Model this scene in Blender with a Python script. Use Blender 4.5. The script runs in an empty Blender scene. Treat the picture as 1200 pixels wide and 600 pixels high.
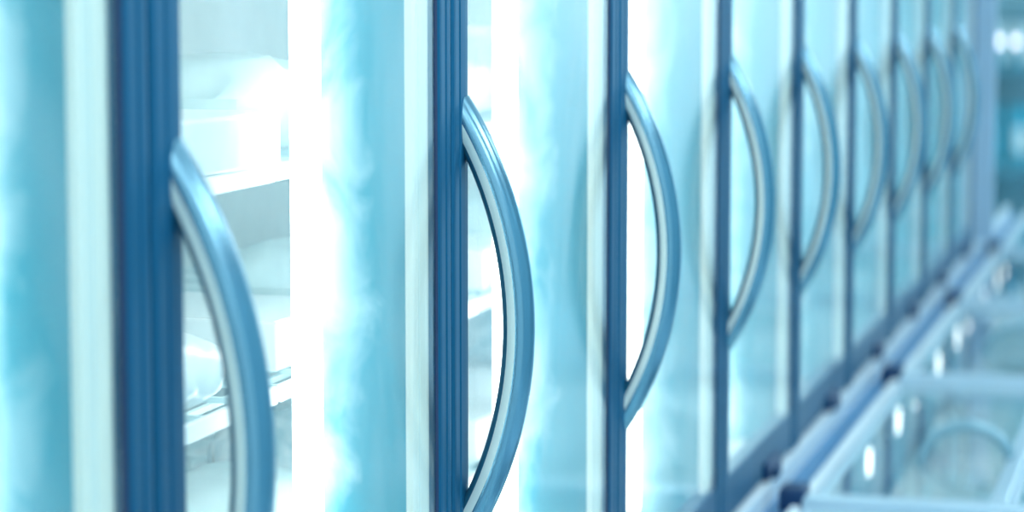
import bpy, bmesh, math, random
from mathutils import Vector, Matrix, noise

scene = bpy.context.scene
C = scene.collection
PITCH, Y0, NU = 0.785, 1.026, 10          # freezer pitch along the aisle, first stile, number of units


def YK(k):
    return Y0 + PITCH * k


# ------------------------------------------------------------------ materials
def new_mat(name):
    m = bpy.data.materials.new(name)
    m.use_nodes = True
    nt = m.node_tree
    nt.nodes.clear()
    out = nt.nodes.new('ShaderNodeOutputMaterial')
    return m, nt, out


def N(nt, t, **kw):
    n = nt.nodes.new(t)
    for k, v in kw.items():
        if k in n.inputs.keys():
            n.inputs[k].default_value = v
        else:
            setattr(n, k, v)
    return n


def mat(name, col, rough=.5, metal=0., var=.06, scale=8., col2=None, stretch=(1, 1, 1), bump=0., coat=0., sub=0.):
    """principled surface whose colour wanders a little with procedural noise"""
    m, nt, out = new_mat(name)
    p = N(nt, 'ShaderNodeBsdfPrincipled', Roughness=rough, Metallic=metal)
    p.inputs['Coat Weight'].default_value = coat
    tc = N(nt, 'ShaderNodeTexCoord')
    mp = N(nt, 'ShaderNodeMapping')
    mp.inputs['Scale'].default_value = stretch
    nz = N(nt, 'ShaderNodeTexNoise', Scale=scale, Detail=3.)
    rp = N(nt, 'ShaderNodeValToRGB')
    a = tuple(max(0, c * (1 - var)) for c in col) + (1,)
    b = tuple(min(1, c * (1 + var)) for c in (col2 or col)) + (1,)
    rp.color_ramp.elements[0].color, rp.color_ramp.elements[1].color = a, b
    rp.color_ramp.elements[0].position, rp.color_ramp.elements[1].position = .35, .65
    L = nt.links.new
    L(tc.outputs['Object'], mp.inputs['Vector'])
    L(mp.outputs[0], nz.inputs['Vector'])
    L(nz.outputs['Fac'], rp.inputs[0])
    L(rp.outputs[0], p.inputs['Base Color'])
    if bump:
        bm_ = N(nt, 'ShaderNodeBump', Strength=bump, Distance=.01)
        L(nz.outputs['Fac'], bm_.inputs['Height'])
        L(bm_.outputs[0], p.inputs['Normal'])
    L(p.outputs[0], out.inputs[0])
    return m


def frosted_glow(name):
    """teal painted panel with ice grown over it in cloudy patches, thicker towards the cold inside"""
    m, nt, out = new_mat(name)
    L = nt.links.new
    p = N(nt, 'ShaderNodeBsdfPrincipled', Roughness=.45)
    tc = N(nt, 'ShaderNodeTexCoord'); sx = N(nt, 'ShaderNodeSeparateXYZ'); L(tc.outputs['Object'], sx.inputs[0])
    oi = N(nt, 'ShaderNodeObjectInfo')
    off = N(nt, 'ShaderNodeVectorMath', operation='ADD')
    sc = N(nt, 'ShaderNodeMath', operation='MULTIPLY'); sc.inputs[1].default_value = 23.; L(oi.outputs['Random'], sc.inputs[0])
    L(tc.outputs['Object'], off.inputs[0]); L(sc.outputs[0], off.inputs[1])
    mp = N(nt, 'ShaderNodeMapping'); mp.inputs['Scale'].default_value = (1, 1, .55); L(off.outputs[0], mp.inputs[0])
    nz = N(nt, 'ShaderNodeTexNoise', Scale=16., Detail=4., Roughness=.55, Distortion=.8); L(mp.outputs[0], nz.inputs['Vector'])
    dp = N(nt, 'ShaderNodeMapRange'); L(sx.outputs['X'], dp.inputs['Value'])  # depth ramp puts the strip's light fall-off into the colour
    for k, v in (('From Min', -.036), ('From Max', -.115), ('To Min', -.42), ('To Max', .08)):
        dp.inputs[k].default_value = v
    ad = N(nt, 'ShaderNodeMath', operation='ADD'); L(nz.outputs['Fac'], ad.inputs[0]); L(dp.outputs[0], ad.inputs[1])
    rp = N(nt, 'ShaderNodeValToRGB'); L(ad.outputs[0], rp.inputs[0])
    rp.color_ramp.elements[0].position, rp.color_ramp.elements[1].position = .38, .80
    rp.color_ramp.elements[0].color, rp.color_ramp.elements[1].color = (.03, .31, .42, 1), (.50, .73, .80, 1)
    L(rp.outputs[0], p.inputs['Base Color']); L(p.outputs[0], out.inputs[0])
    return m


def emit(name, col, s):
    m, nt, out = new_mat(name)
    e = N(nt, 'ShaderNodeEmission', Color=col + (1,), Strength=s)
    nt.links.new(e.outputs[0], out.inputs[0])
    return m


def glass(name, frost=.25, r0=.05, power=5.4, rough=.13, tint=(.97, .995, .985), fscale=5., fstretch=(1, 1, .45)):
    """double glazing: clear sheet with angle-dependent mirror reflection and a film of patchy frost"""
    m, nt, out = new_mat(name)
    L = nt.links.new
    geo = N(nt, 'ShaderNodeNewGeometry')
    dot = N(nt, 'ShaderNodeVectorMath', operation='DOT_PRODUCT')
    L(geo.outputs['Normal'], dot.inputs[0]); L(geo.outputs['Incoming'], dot.inputs[1])
    ab = N(nt, 'ShaderNodeMath', operation='ABSOLUTE'); L(dot.outputs['Value'], ab.inputs[0])
    inv = N(nt, 'ShaderNodeMath', operation='SUBTRACT'); inv.inputs[0].default_value = 1; L(ab.outputs[0], inv.inputs[1])
    pw = N(nt, 'ShaderNodeMath', operation='POWER'); L(inv.outputs[0], pw.inputs[0]); pw.inputs[1].default_value = power
    ma = N(nt, 'ShaderNodeMath', operation='MULTIPLY_ADD', use_clamp=True)
    L(pw.outputs[0], ma.inputs[0]); ma.inputs[1].default_value = 1 - r0; ma.inputs[2].default_value = r0
    nb = N(nt, 'ShaderNodeMath', operation='SUBTRACT'); nb.inputs[0].default_value = 1; L(geo.outputs['Backfacing'], nb.inputs[1])
    fac = N(nt, 'ShaderNodeMath', operation='MULTIPLY'); L(ma.outputs[0], fac.inputs[0]); L(nb.outputs[0], fac.inputs[1])
    tr = N(nt, 'ShaderNodeBsdfTransparent', Color=tint + (1,))
    gl = N(nt, 'ShaderNodeBsdfGlossy', Roughness=rough, Color=(.95, .99, 1, 1))
    df = N(nt, 'ShaderNodeBsdfDiffuse', Color=(.88, .95, .97, 1))
    tl = N(nt, 'ShaderNodeBsdfTranslucent', Color=(.88, .95, .97, 1))
    fr = N(nt, 'ShaderNodeMixShader', Fac=.5); L(df.outputs[0], fr.inputs[1]); L(tl.outputs[0], fr.inputs[2])
    tc = N(nt, 'ShaderNodeTexCoord'); oi = N(nt, 'ShaderNodeObjectInfo')
    off = N(nt, 'ShaderNodeVectorMath', operation='ADD')
    sc = N(nt, 'ShaderNodeMath', operation='MULTIPLY'); sc.inputs[1].default_value = 37.; L(oi.outputs['Random'], sc.inputs[0])
    L(tc.outputs['Object'], off.inputs[0]); L(sc.outputs[0], off.inputs[1])
    mp = N(nt, 'ShaderNodeMapping'); mp.inputs['Scale'].default_value = fstretch; L(off.outputs[0], mp.inputs['Vector'])
    nz = N(nt, 'ShaderNodeTexNoise', Scale=fscale, Detail=5., Roughness=.6, Distortion=1.2); L(mp.outputs[0], nz.inputs['Vector'])
    mr = N(nt, 'ShaderNodeMapRange'); L(nz.outputs['Fac'], mr.inputs['Value'])
    for k, v in (('From Min', .40), ('From Max', .75), ('To Min', .02), ('To Max', frost)):
        mr.inputs[k].default_value = v
    ff = N(nt, 'ShaderNodeMath', operation='MULTIPLY'); L(mr.outputs[0], ff.inputs[0]); L(nb.outputs[0], ff.inputs[1])
    m1 = N(nt, 'ShaderNodeMixShader'); L(ff.outputs[0], m1.inputs[0]); L(tr.outputs[0], m1.inputs[1]); L(fr.outputs[0], m1.inputs[2])
    m2 = N(nt, 'ShaderNodeMixShader'); L(fac.outputs[0], m2.inputs[0]); L(m1.outputs[0], m2.inputs[1]); L(gl.outputs[0], m2.inputs[2])
    L(m2.outputs[0], out.inputs[0])
    return m


M = dict(
    frame=mat('blue anodised aluminium', (.008, .112, .225), .42, .25, .10, 3, stretch=(30, 30, .4)),
    handle=mat('satin steel blue handle', (.22, .42, .53), .22, .9, .04, 4, stretch=(40, 40, 1)),
    gasket=mat('dark navy rubber', (.004, .025, .085), .8),
    palestrip=mat('pale handle strip', (.80, .90, .84), .35, .0, .03, 4),
    innershade=mat('dark teal handle inner shade', (.03, .17, .26), .4, .2, .05, 4),  # shade of the handle's inner side, put into the colour
    hinge=mat('dark blue hinge metal', (.01, .05, .14), .4, .4),
    mullion=mat('pale mullion plastic', (.86, .93, .90), .45, 0, .04, 2, stretch=(60, 60, .5)),
    border=mat('cream pane border', (.94, .94, .85), .45, 0, .04, 2, stretch=(60, 60, .5)),
    mullside=frosted_glow('frosty glow-toned mullion side'),
    led=emit('freezer light strip', (.95, 1, .985), 7.),
    liner=mat('pale freezer liner', (.90, .95, .95), .45, 0, .04, 3),
    shelf=mat('pale coated shelf wire', (.72, .90, .92), .4, .1, .04, 6),
    rail=mat('white price rail', (.92, .97, .97), .35, 0, .03, 6),
    glass=glass('door glazing'),
    lid=glass('lid glazing', frost=.22, r0=.07, power=4.5, rough=.03, fscale=2.5),
    ledge=mat('pale ledge plastic', (.76, .90, .97), .35, 0, .04, 3),
    blue=mat('mid blue chest panel', (.04, .23, .46), .4, .2, .08, 3),
    well=mat('teal well liner', (.30, .70, .82), .5, 0, .06, 3),
    bar=mat('pale blue lid bar', (.55, .74, .85), .3, .4, .05, 3),
    lidhandle=mat('blue grey lid handle', (.28, .50, .60), .35, .3, .05, 3),
    white=mat('white end panel', (.42, .62, .80), .4, 0, .03, 2),
    floor=mat('pale blue floor tile', (.40, .60, .70), .3, 0, .08, 1.2),
    wall=mat('cool painted wall', (.68, .82, .86), .7, 0, .05, 1),
    sidewall=mat('blue teal side wall', (.20, .46, .57), .7, 0, .08, 1),
    teal=mat('teal back wall', (.30, .56, .64), .7, 0, .15, 1.2),
    ceil=mat('pale ceiling', (.75, .88, .92), .8, 0, .03, 1),
    rack=mat('dark teal rack metal', (.12, .35, .43), .5, .2, .1, 3),
    glintlamp=emit('added glint lens', (.95, .99, 1.), 4.),
    lamp=emit('lamp glass', (.80, .88, 1.), 3.2),
)
GOODS = dict(
    white=mat('white film', (.93, .96, .96), .3, 0, .03, 9, coat=.3),
    cyan=mat('pale cyan film', (.78, .92, .93), .3, 0, .10, 9, coat=.3),
    sidewall=mat('blue teal side wall', (.20, .46, .57), .7, 0, .08, 1),
    teal=mat('teal print', (.10, .50, .62), .35, 0, .12, 9, coat=.3),
    ice=mat('icy clear film', (.55, .84, .92), .16, 0, .25, 22, col2=(.98, 1, 1), coat=.6),
    blue=mat('mid blue print', (.14, .44, .70), .35, 0, .10, 9, coat=.3),
)


M['frame'].node_tree.nodes['Principled BSDF'].inputs['Specular IOR Level'].default_value = .25

# ------------------------------------------------------------------ mesh helpers
def box(bm, x0, x1, y0, y1, z0, z1, bev=0.):
    r = bmesh.ops.create_cube(bm, size=1, matrix=Matrix.Translation(((x0 + x1) / 2, (y0 + y1) / 2, (z0 + z1) / 2)) @
                              Matrix.Diagonal((x1 - x0, y1 - y0, z1 - z0, 1)))
    if bev:
        es = list({e for v in r['verts'] for e in v.link_edges})
        bmesh.ops.bevel(bm, geom=es, offset=bev, segments=2, affect='EDGES', profile=.5)


def prism(bm, pts, z0, z1):
    """extrude a closed (x,y) outline from z0 to z1"""
    a = [bm.verts.new((x, y, z0)) for x, y in pts]
    b = [bm.verts.new((x, y, z1)) for x, y in pts]
    n = len(pts)
    for i in range(n):
        bm.faces.new((a[i], a[(i + 1) % n], b[(i + 1) % n], b[i]))
    bm.faces.new(b); bm.faces.new(list(reversed(a)))


def sweep(bm, path, ru, rv, U, n=16, power=2.4):
    """tube along path; section axis U is fixed, the other axis is perpendicular to the path and U"""
    rings = []
    U = Vector(U)
    for i, p in enumerate(path):
        t = (Vector(path[min(i + 1, len(path) - 1)]) - Vector(path[max(i - 1, 0)])).normalized()
        V = t.cross(U).normalized()
        ring = []
        for j in range(n):
            a = 2 * math.pi * j / n
            c, s = math.cos(a), math.sin(a)
            c = math.copysign(abs(c) ** (2 / power), c); s = math.copysign(abs(s) ** (2 / power), s)
            ring.append(bm.verts.new(Vector(p) + U * ru * c + V * rv * s))
        rings.append(ring)
    for a, b in zip(rings, rings[1:]):
        for j in range(n):
            bm.faces.new((a[j], a[(j + 1) % n], b[(j + 1) % n], b[j]))
    bm.faces.new(rings[0]); bm.faces.new(list(reversed(rings[-1])))
    return rings


def obj(name, bm, material, parent=None, loc=(0, 0, 0), smooth=False):
    bmesh.ops.recalc_face_normals(bm, faces=bm.faces)
    me = bpy.data.meshes.new(name)
    bm.to_mesh(me); bm.free()
    if smooth:
        for p in me.polygons:
            p.use_smooth = True
        me.set_sharp_from_angle(angle=math.radians(40))
    mats = material if isinstance(material, (list, tuple)) else [material]
    for m in mats:
        me.materials.append(m)
    o = bpy.data.objects.new(name, me)
    C.objects.link(o)
    o.location = loc
    if parent:
        o.parent = parent
    return o


def thing(name, label, cat, loc=(0, 0, 0), group=None):
    o = bpy.data.objects.new(name, None)
    C.objects.link(o)
    o.empty_display_size = .1
    o.location = loc
    tag(o, label, cat, group)
    return o


def tag(o, label, cat, group=None):
    o['label'] = label; o['category'] = cat
    if group:
        o['group'] = group
    return o


def copy_tree(o, parent=None):
    c = o.copy(); C.objects.link(c)
    if parent:
        c.parent = parent
    for ch in o.children:
        copy_tree(ch, c)
    return c


def struct(name, bm, m):
    o = obj(name, bm, m); o['kind'] = 'structure'
    return o


# ------------------------------------------------------------------ the room
XL, XR, YF, YB, ZC = -1.0, 3.6, -2.0, 13.5, 3.1
b = bmesh.new(); box(b, XL, XR, YF, YB, -.1, 0); struct('floor', b, M['floor'])
b = bmesh.new(); box(b, XL, XR, YF, YB, ZC, ZC + .1); struct('ceiling', b, M['ceil'])
b = bmesh.new(); box(b, XL - .1, XL, YF, YB, 0, ZC); struct('wall_left', b, M['wall'])
b = bmesh.new(); box(b, XR, XR + .1, YF, YB, 0, ZC); struct('wall_right', b, M['sidewall'])
b = bmesh.new(); box(b, XL, XR, YB, YB + .1, 0, ZC); struct('wall_back', b, M['wall'])
b = bmesh.new(); box(b, XL, .95, YB - .06, YB, 0, ZC, .004); struct('trim_1', b, M['teal'])
b = bmesh.new(); box(b, XL, XR, YF - .1, YF, 0, ZC); struct('wall_front', b, M['wall'])

# ------------------------------------------------------------------ upright freezers
ZB, ZT = .80, 2.02                        # bottom and top of the doors
SHELVES = (1.03, 1.27, 1.507)
ORD = ['first', 'second', 'third', 'fourth', 'fifth', 'sixth', 'seventh', 'eighth', 'ninth', 'tenth']


def arc_path(z0, z1, sag, n=40):
    """circular bow from z0 to z1 bulging to x = sag, run a little past both ends into the stile"""
    h = (z1 - z0) / 2; zc = (z0 + z1) / 2
    R = (h * h + sag * sag) / (2 * sag)
    a = math.asin(h / R) + .055
    return [(sag - R + R * math.cos(t), 0, zc + R * math.sin(t)) for t in [-a + 2 * a * i / n for i in range(n + 1)]]


def make_unit():
    t = thing('glass_door_freezer', '', 'freezer')
    # door frame: handle stile with grooves, bottom and top rails, slim hinge edge
    b = bmesh.new()
    prism(b, [(-.030, -.047), (-.016, -.051), (-.003, -.051), (-.0005, -.048), (0, -.044), (0, -.031), (-.0015, -.029), (-.0015, -.026),
              (0, -.024), (.0005, -.010), (0, .001), (-.004, .004), (-.030, .004)], ZB, ZT)
    prism(b, [(-.020, .683), (-.003, .683), (-.0005, .686), (0, .690), (0, .703), (-.0015, .705), (-.0015, .708), (0, .710),
              (.0003, .718), (-.0005, .7235), (-.003, .7265), (-.016, .7265), (-.020, .7245)], ZB, ZT)
    box(b, -.030, -.002, .004, .684, ZB + .004, ZB + .080, .004)
    box(b, -.030, -.002, .004, .684, ZT - .07, ZT - .002, .004)
    door = obj('door', b, M['frame'], t)
    b = bmesh.new(); box(b, -.0090, -.0034, .0041, .6829, ZB + .05, ZT - .05)
    obj('glass_pane', b, M['glass'], door)
    b = bmesh.new()                                       # pale ridged border behind the far edge of the pane
    prism(b, [(-.018, .622), (-.0105, .622), (-.0097, .624), (-.0097, .632), (-.0110, .633), (-.0110, .636), (-.0097, .637),
              (-.0097, .641), (-.0110, .642), (-.0110, .646), (-.0097, .647), (-.0097, .674), (-.018, .674)], ZB + .081, ZT - .071)
    for f_ in b.faces:
        if -.0115 < f_.calc_center_median().x < -.0106:
            f_.material_index = 1
    obj('border_strip', b, [M['border'], M['bar']], door)
    b = bmesh.new()
    sweep(b, arc_path(1.122, 1.553, .0575), .0165, .0170, (0, 1, 0), 36, 2.2)
    for f_ in b.faces:                                    # the near face carries a pale strip
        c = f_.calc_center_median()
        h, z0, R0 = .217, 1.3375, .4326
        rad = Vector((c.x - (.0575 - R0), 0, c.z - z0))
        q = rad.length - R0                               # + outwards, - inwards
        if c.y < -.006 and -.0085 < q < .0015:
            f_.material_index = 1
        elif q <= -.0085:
            f_.material_index = 2  # inner side painted darker to stand for its shade
    obj('handle', b, [M['handle'], M['palestrip'], M['innershade']], door, (0, -.004, 0), True)
    b = bmesh.new(); box(b, -.018, -.0105, -.0583, -.0512, ZB + .005, ZT - .005, .001)
    obj('gasket', b, M['gasket'], door)
    b = bmesh.new(); box(b, -.0032, -.0020, .6735, .6829, ZB + .081, ZT - .071, .001)
    obj('glazing_bead', b, M['gasket'], door)
    b = bmesh.new(); box(b, -.01, .010, .36, .50, ZB + .001, ZB + .034, .006); box(b, -.006, .018, .40, .46, ZB - .002, ZB + .024, .006)
    obj('lock_block', b, M['hinge'], door)
    # mullion behind the far edge of the glass: pale front with ridges, frosty sides with painted glow, light strip at its back corner
    f = PITCH
    b = bmesh.new()
    prism(b, [(-.036, f - .0811), (-.0325, f - .081), (-.0325, f - .068), (-.0345, f - .067), (-.0345, f - .063), (-.032, f - .062),
              (-.032, f + .02), (-.036, f + .02), (-.036, f - .081)], ZB + .014, ZT)
    mu = obj('mullion', b, M['mullion'], t)
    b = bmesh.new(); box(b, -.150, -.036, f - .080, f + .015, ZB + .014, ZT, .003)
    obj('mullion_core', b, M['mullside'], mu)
    b = bmesh.new(); box(b, -.162, -.132, f - .110, f - .081, ZB + .03, ZT - .02, .008)
    obj('light_strip', b, M['led'], mu)
    b = bmesh.new(); box(b, -.162, -.132, f + .0165, f + .042, ZB + .03, ZT - .02, .008)
    obj('light_strip', b, M['led'], mu)  # hidden second strip, added to brighten the next bay
    # liner
    b = bmesh.new(); box(b, -.80, -.77, -.056, f - .056, .70, ZT + .1)
    box(b, -.77, -.05, -.056, f - .056, ZT + .02, ZT + .1)
    obj('back_panel', b, M['liner'], t)
    b = bmesh.new(); box(b, -.77, -.042, -.056, f - .056, .70, ZB + .012)
    box(b, -.80, -.03, -.056, f - .056, 0, .70)
    obj('base_panel', b, M['liner'], t)
    b = bmesh.new(); box(b, -.80, .0, -.056, f - .056, ZT + .10, ZT + .22, .006)
    box(b, -.048, -.003, -.056, f - .056, ZT + .006, ZT + .10)
    obj('canopy', b, M['frame'], t)
    for z in SHELVES:
        b = bmesh.new()
        for i in range(14):
            x = -.20 - .55 * i / 13
            box(b, x - .003, x + .003, -.05, f - .062, z - .012, z - .006)
        for i in range(7):
            y = -.03 + i * .115
            box(b, -.76, -.20, y - .003, y + .003, z - .006, z)
        s = obj('shelf', b, M['shelf'], t)
        b = bmesh.new(); box(b, -.199, -.192, -.05, f - .062, z - .016, z + .004, .002)
        obj('price_rail', b, M['rail'], s)
    return t


UNIT_LABELS = [
    'nearest glass door freezer, dim teal pane and no handle in view',
    'glass door freezer with the blurred nearest bow handle and white packs behind its glass',
    'glass door freezer with the sharpest, largest whole bow handle on its blue stile',
    'glass door freezer with the third bow handle, its whole arc inside the frame',
    'glass door freezer with the fourth bow handle from the left and pale empty looking glass',
    'glass door freezer with the fifth bow handle, pale thin arc in soft focus',
    'glass door freezer with the sixth bow handle, dark at its lower end',
    'glass door freezer with the seventh bow handle from the left, strongly blurred',
    'glass door freezer with the eighth bow handle, last but one before the white end panel',
    'farthest glass door freezer, its small ninth bow handle beside the white end panel',
]
unit0 = make_unit()
units = []
for k in range(NU):
    u = unit0 if k == 0 else copy_tree(unit0)
    u.location = (0, YK(k), 0)
    tag(u, UNIT_LABELS[k], 'freezer', 'glass door freezers in the row')
    units.append(u)

b = bmesh.new()
prism(b, [(-.84, 0), (-.022, 0), (-.022, .81), (.055, .81), (.055, 2.25), (-.84, 2.25)], -.0265, .0265)
bmesh.ops.transform(b, matrix=Matrix.Translation((0, YK(NU) + .0725, 0)) @ Matrix.Rotation(math.pi / 2, 4, 'X'), verts=b.verts)
tag(obj('end_panel', b, M['white']), 'tall pale end panel closing the far end of the freezer row', 'panel')

# ------------------------------------------------------------------ chest freezers below the doors
CY, CL = 4.46, 1.50                        # a cross bar stands at CY, one every CL metres
ZLID = .775


def make_chest():
    t = thing('chest_freezer', '', 'freezer')
    L_ = CL
    b = bmesh.new()
    box(b, -.02, .010, 0, L_, .745, .799, .004)
    obj('rear_ledge', b, M['ledge'], t)
    b = bmesh.new()
    box(b, -.02, .034, 0, L_, .0, .745)
    box(b, .0101, .062, 0, L_, .70, .760)
    obj('rear_panel', b, M['blue'], t)
    b = bmesh.new()
    box(b, .062, .084, .08, L_ - .03, .735, .781, .006)
    obj('rear_rail', b, M['ledge'], t)
    b = bmesh.new()
    box(b, .73, .80, 0, L_, .0, .775, .01)
    obj('front_panel', b, M['white'], t)
    b = bmesh.new(); box(b, .0341, .7299, 0, L_, .0, .46)
    obj('well_floor', b, M['well'], t)
    b = bmesh.new()
    box(b, .052, .735, .002, .044, .72, .792, .007)
    obj('cross_bar', b, M['bar'], t)
    b = bmesh.new()
    box(b, .036, .085, .001, .068, .76, .806, .008)
    obj('corner_bracket', b, M['hinge'], t)
    b = bmesh.new()
    box(b, .410, .434, .022, L_ - .022, .745, .786, .005)
    obj('centre_rail', b, M['bar'], t)
    for y in (.12, .50, 1.07):                            # small lamps added along the well's rear wall to make lid glints
        b = bmesh.new(); box(b, .0345, .0615, y - .03, y + .03, .615, .695, .008)
        lh = obj('added_glint_lamp', b, M['bar'], t)
        b = bmesh.new(); box(b, .0616, .070, y - .018, y + .018, .632, .686, .0035)
        obj('glint_lens', b, M['glintlamp'], lh)
    for x0, x1 in ((.088, .410), (.434, .73)):
        b = bmesh.new()
        box(b, x0, x1, .022, .040, .757, .777, .003); box(b, x0, x1, L_ - .040, L_ - .022, .757, .777, .003)
        box(b, x0, x0 + .012, .04, L_ - .04, .757, .777, .003); box(b, x1 - .012, x1, .04, L_ - .04, .757, .777, .003)
        lid = obj('lid', b, M['bar'], t)
        b = bmesh.new(); box(b, x0 + .012, x1 - .012, .04, L_ - .04, .763, .768)
        obj('lid_glass', b, M['lid'], lid)
        cx = (x0 + x1) / 2 + .07
        b = bmesh.new()
        pth = []
        for i in range(25):
            a = math.pi * i / 24
            pth.append((cx - .085 * math.cos(a), .56, .766 + .070 * math.sin(a)))
        sweep(b, pth, .013, .012, (0, 1, 0), 12, 2.4)
        obj('lid_handle', b, M['lidhandle'], lid, smooth=True)
    return t


CH_LABELS = [
    'chest freezer nearest the camera, below the nearest upright doors',
    'chest freezer below the second and third bow handles, before the nearest white cross bar',
    'chest freezer with glass lids at the bottom right, its arched lid handle in clear view',
    'second chest freezer in view, behind the nearer cross bar running to the right edge',
    'chest freezer in the middle distance below the farthest door handles',
    'farthest chest freezer, beyond the white end panel at the right edge',
]
chest0 = make_chest()
for i, n in enumerate(range(-2, 4)):
    c = chest0 if i == 0 else copy_tree(chest0)
    c.location = (0, CY + n * CL, 0)
    tag(c, CH_LABELS[i], 'freezer', 'chest freezers below the doors')

# ------------------------------------------------------------------ goods
def bag_mesh(w, d, h, seed, crumple=.012):
    """pillow bag standing on z=0: w along y, d along x, h tall; crimped seals at both y ends"""
    b = bmesh.new()
    nu, nv = 18, 20
    rings = []
    for i in range(nu + 1):
        s = i / nu
        y = (s - .5) * w
        e = abs(2 * s - 1)
        k = max(.04, 1 - e ** 3.2)
        ring = []
        for j in range(nv):
            a = 2 * math.pi * j / nv
            c, q = math.cos(a), math.sin(a)
            x = .5 * d * math.copysign(abs(c) ** .75, c) * (.35 + .65 * k)
            z = .5 * h + .5 * h * math.copysign(abs(q) ** .7, q) * k
            v = Vector((x, y, z))
            dn = noise.noise_vector(v * 24 + Vector((seed * 3.1, 0, 0))) * crumple + noise.noise_vector(v * 60 + Vector((seed, 7, 0))) * crumple * .4
            v += dn
            v.z = max(v.z, 0.001)
            ring.append(b.verts.new(v))
        rings.append(ring)
    for r0, r1 in zip(rings, rings[1:]):
        for j in range(nv):
            b.faces.new((r0[j], r0[(j + 1) % nv], r1[(j + 1) % nv], r1[j]))
    b.faces.new(rings[0]); b.faces.new(list(reversed(rings[-1])))
    return b


def make_bag(colour, w, d, h, seed, crumple=.012):
    o = obj('frozen_food_bag', bag_mesh(w, d, h, seed, crumple), GOODS[colour], smooth=False)
    for p in o.data.polygons:
        p.use_smooth = True
    for s in (-1, 1):
        b = bmesh.new()
        n = 16
        top, bot = [], []
        for i in range(n + 1):
            x = (i / n - .5) * d * .62
            zig = 0
            for lst, zz in ((top, .5 * h + .006), (bot, .5 * h - .006)):
                lst.append((b.verts.new((x, s * (w / 2 - .004), zz)), b.verts.new((x, s * (w / 2 + .006 + zig), zz * 1.02))))
        for lst in (top, bot):
            for p, q in zip(lst, lst[1:]):
                b.faces.new((p[0], q[0], q[1], p[1]))
        for p, q, r_, t_ in zip(top, top[1:], bot, bot[1:]):
            b.faces.new((p[1], q[1], t_[1], r_[1]))
        obj('crimped_seal', b, GOODS[colour], o)
    return o


def make_carton(colour, w, d, h, print_='teal'):
    b = bmesh.new(); box(b, -d / 2, d / 2, -w / 2, w / 2, 0, h, .003)
    o = obj('food_carton', b, GOODS[colour])
    b = bmesh.new(); box(b, d / 2 - .001, d / 2 + .0008, -w * .42, w * .30, h * .18, h * .62)
    box(b, -d * .36, d * .30, -w / 2 - .0008, -w / 2 + .001, h * .18, h * .62)
    obj('printed_panel', b, GOODS[print_], o)
    b = bmesh.new(); box(b, -d / 2 + .004, d / 2 - .004, -w / 2 + .004, w / 2 - .004, h - .001, h + .0012)
    obj('top_flap', b, GOODS[colour], o)
    return o


def make_tub(colour, r, h):
    b = bmesh.new()
    bmesh.ops.create_cone(b, cap_ends=True, segments=28, radius1=r * .86, radius2=r, depth=h, matrix=Matrix.Translation((0, 0, h / 2)))
    o = obj('ice_cream_tub', b, GOODS[colour], smooth=True)
    b = bmesh.new()
    bmesh.ops.create_cone(b, cap_ends=True, segments=28, radius1=r * 1.06, radius2=r * 1.04, depth=.014, matrix=Matrix.Translation((0, 0, h + .007)))
    obj('lid', b, GOODS['white'], o, smooth=True)
    return o


PROTO = {}


def put(key, maker, loc, rz, label, cat, group):
    if key not in PROTO:
        o = maker(); PROTO[key] = o
    else:
        o = copy_tree(PROTO[key])
    o.location = loc; o.rotation_euler = (0, 0, rz)
    tag(o, label, cat, group)
    return o


random.seed(5)
LEVELS = [(ZB + .013, 'bottom deck'), (SHELVES[0], 'lowest shelf'), (SHELVES[1], 'middle shelf'), (SHELVES[2], 'top shelf')]
WHERE = ['near end', 'middle', 'by the lit mullion']
KINDS = {
    'white_bag': ('white frozen food bag', 'bag', lambda: make_bag('white', .20, .20, .075, 1)),
    'ice_bag': ('crinkled icy food bag', 'bag', lambda: make_bag('ice', .21, .22, .14, 2, .022)),
    'cyan_bag': ('pale cyan food bag', 'bag', lambda: make_bag('cyan', .21, .20, .11, 3)),
    'white_box': ('flat white food carton', 'carton', lambda: make_carton('white', .22, .22, .055, 'white')),
    'cyan_box': ('pale cyan food carton', 'carton', lambda: make_carton('cyan', .20, .18, .12, 'white')),
    'teal_box': ('teal food carton', 'carton', lambda: make_carton('teal', .19, .18, .13, 'cyan')),
    'tub': ('pale round ice cream tub', 'tub', lambda: make_tub('cyan', .075, .11)),
}
PLAN = {1: [['cyan_bag', 'white_box', 'ice_bag'], ['ice_bag', 'ice_bag', 'cyan_bag'], ['cyan_bag', 'white_bag', 'white_bag'], ['cyan_bag', 'white_box', 'cyan_bag']],
        2: [['teal_box', 'cyan_bag', 'white_box'], ['cyan_bag', 'ice_bag', 'cyan_box'], ['white_box', 'cyan_bag', 'white_bag'], ['cyan_bag', 'white_bag', 'white_box']]}
kk = list(KINDS)
# what lies where behind the second door, read off the photograph
SPOT = {(1, 3, 1): (-.295, 2.405, -.10), (1, 3, 2): (-.56, 2.42, .1), (1, 3, 0): (-.53, 2.0, 0), (1, 2, 1): (-.29, 2.335, .06), (1, 2, 2): (-.54, 2.41, -.1),
        (1, 1, 1): (-.31, 2.30, .1), (1, 1, 2): (-.55, 2.41, 0)}
for k in range(NU):
    plan = PLAN.get(k) or [[random.choice(kk) for _ in range(3)] for _ in LEVELS]
    for li, (z, lname) in enumerate(LEVELS):
        for j in range(3):
            key = plan[li][j]
            txt, cat, mk = KINDS[key]
            y = YK(k) + .13 + j * .235 + random.uniform(-.01, .01)
            x = -.315 + random.uniform(-.015, .01)
            rz = random.uniform(-.08, .08)
            if (k, li, j) in SPOT:
                x, y, rz = SPOT[(k, li, j)]
            put(key, mk, (x, y, z + .005), rz,
                f'{txt}, {WHERE[j]}, {lname}, {ORD[k]} glass door', cat, 'frozen food behind the ' + ORD[k] + ' door')

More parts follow.
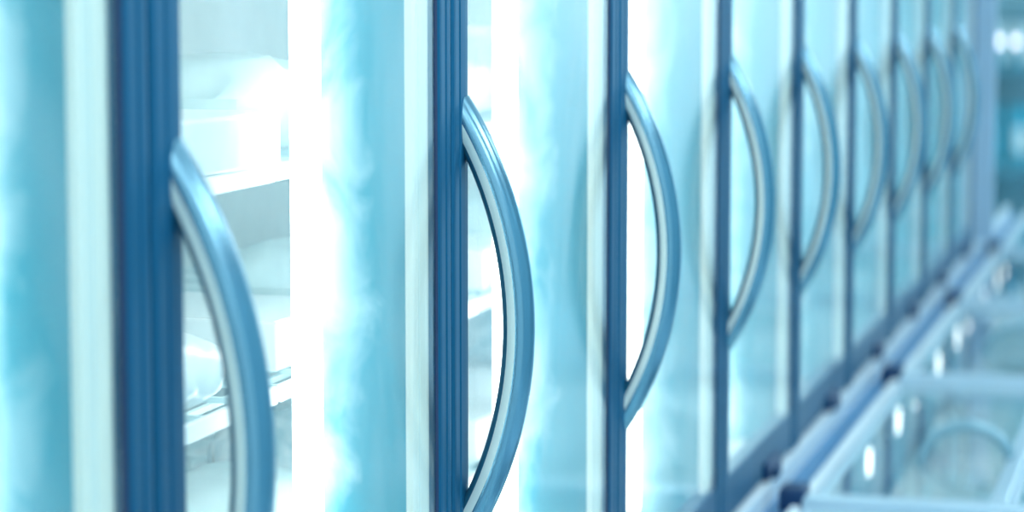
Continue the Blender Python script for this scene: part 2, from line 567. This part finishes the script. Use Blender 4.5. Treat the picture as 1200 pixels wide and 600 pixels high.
SEC = ['nearest', 'second', 'third', 'fourth', 'fifth', 'farthest']
for i, n in enumerate(range(-2, 4)):
    y0 = CY + n * CL
    for r in range(2):
        for j in range(6):
            key = random.choice(['cyan_box', 'teal_box', 'white_bag', 'ice_bag', 'cyan_bag', 'cyan_box'])
            txt, cat, mk = KINDS[key]
            if n < -1:
                continue
            put(key, mk, (.20 + r * .34, y0 + .15 + j * .23, .463), random.uniform(-.05, .05),
                f'{txt} number', cat, f'goods in the {SEC[i]} chest')['label'] = \
                f'{txt}, {ORD[j]} in the {"rear" if r == 0 else "front"} row of the {SEC[i]} chest'

# ------------------------------------------------------------------ far end of the hall
rack = thing('display_rack', 'dark teal display rack standing at the far end of the aisle', 'rack', (0, 0, 0))
for x in (-.64, .60):
    for y in (12.62, 13.18):
        b = bmesh.new(); box(b, x - .02, x + .02, y - .02, y + .02, 0, 2.0, .003)
        obj('upright', b, M['rack'], rack)
for z in (.3, .8, 1.3, 1.8):
    b = bmesh.new(); box(b, -.66, .62, 12.6, 13.2, z - .02, z + .02, .004)
    obj('shelf', b, M['rack'], rack)
for q, x in enumerate((-.207, -.130)):
    b = bmesh.new()
    bmesh.ops.create_uvsphere(b, u_segments=20, v_segments=12, radius=.02)
    lampo = thing('display_lamp', 'left of the two round lamps glowing on the far rack' if q == 0 else 'right of the two round lamps glowing on the far rack', 'lamp', (x, 12.53, 1.42), 'round lamps on the far rack')
    obj('bulb', b, M['lamp'], lampo, smooth=True)
    b = bmesh.new(); box(b, -.012, .012, 0.02, .05, -.012, .012, .003); box(b, -.012, .012, .03, .05, -.12, .0, .003)
    obj('bracket', b, M['rack'], lampo)

for q, (x, z, key, c) in enumerate(((-.30, .82, 'teal_box', 'left'), (-.06, .82, 'teal_box', 'middle'), (.22, .82, 'teal_box', 'right'),
                                   (-.28, 1.32, 'cyan_box', 'left'), (-.04, 1.32, 'cyan_box', 'middle'), (.24, 1.32, 'cyan_box', 'right'))):
    o = put(key, KINDS[key][2], (x, 12.82, z + .001), -1.57,
            f'{KINDS[key][0]}, {c} of three on {"the lower" if z < 1 else "an upper"} shelf of the far rack', 'carton', 'cartons on the far rack')
    o.scale = (1.15, 1.15, 2.2 if z < 1 else 1.5)

# ------------------------------------------------------------------ light
def area(name, loc, sx, sy, power, col, rot=(0, 0, 0)):
    l = bpy.data.lights.new(name, 'AREA'); l.shape = 'RECTANGLE'; l.size, l.size_y = sx, sy
    l.energy = power; l.color = col
    o = bpy.data.objects.new(name, l); C.objects.link(o); o.location = loc; o.rotation_euler = rot
    return o


for y, pw in ((-.5, 36), (2.5, 32), (5.5, 18), (8.5, 9)):
    for x in (.9, 2.6):
        area('ceiling_area_light', (x, y, ZC - .05), .6, 1.6, pw, (.92, .985, 1.))

area('ceiling_area_light', (2.5, 12.2, ZC - .05), 1.8, .6, 150, (.92, .985, 1.))  # added to wash the back wall bright for the door reflections

w = bpy.data.worlds.new('world'); scene.world = w; w.use_nodes = True
w.node_tree.nodes['Background'].inputs[0].default_value = (.5, .75, .9, 1)
w.node_tree.nodes['Background'].inputs[1].default_value = .3

# ------------------------------------------------------------------ camera
F = 3000.; VX, VY = 1415., -20.
a = Vector((VX - 600, 300 - VY, F)).normalized()                 # the aisle direction in (right, up, forward)
p = math.atan((300 - VY) / F)
up = Vector((0, math.cos(p), -math.sin(p)))
ax = a.cross(up)
if ax.x < 0:
    ax = -ax
cam = bpy.data.cameras.new('camera'); co = bpy.data.objects.new('camera', cam); C.objects.link(co)
right = Vector((ax.x, a.x, up.x)); upv = Vector((ax.y, a.y, up.y)); fwd = Vector((ax.z, a.z, up.z))
R = Matrix((right, upv, -fwd)).transposed()
co.matrix_world = Matrix.Translation((.75, 0, 1.70)) @ R.to_4x4()
cam.sensor_width = 36; cam.lens = 36 * F / 1200
cam.clip_start = .05
cam.dof.use_dof = True; cam.dof.focus_distance = 2.75; cam.dof.aperture_fstop = 2.8; cam.dof.aperture_ratio = 1.5
scene.camera = co

scene.view_settings.view_transform = 'Standard'; scene.view_settings.look = 'None'
scene.view_settings.gamma = 1; scene.view_settings.use_curve_mapping = False
scene.view_settings.exposure = 0.0
scene.cycles.use_denoising = True
scene.cycles.max_bounces = 14; scene.cycles.transparent_max_bounces = 24
scene.cycles.sample_clamp_indirect = 8
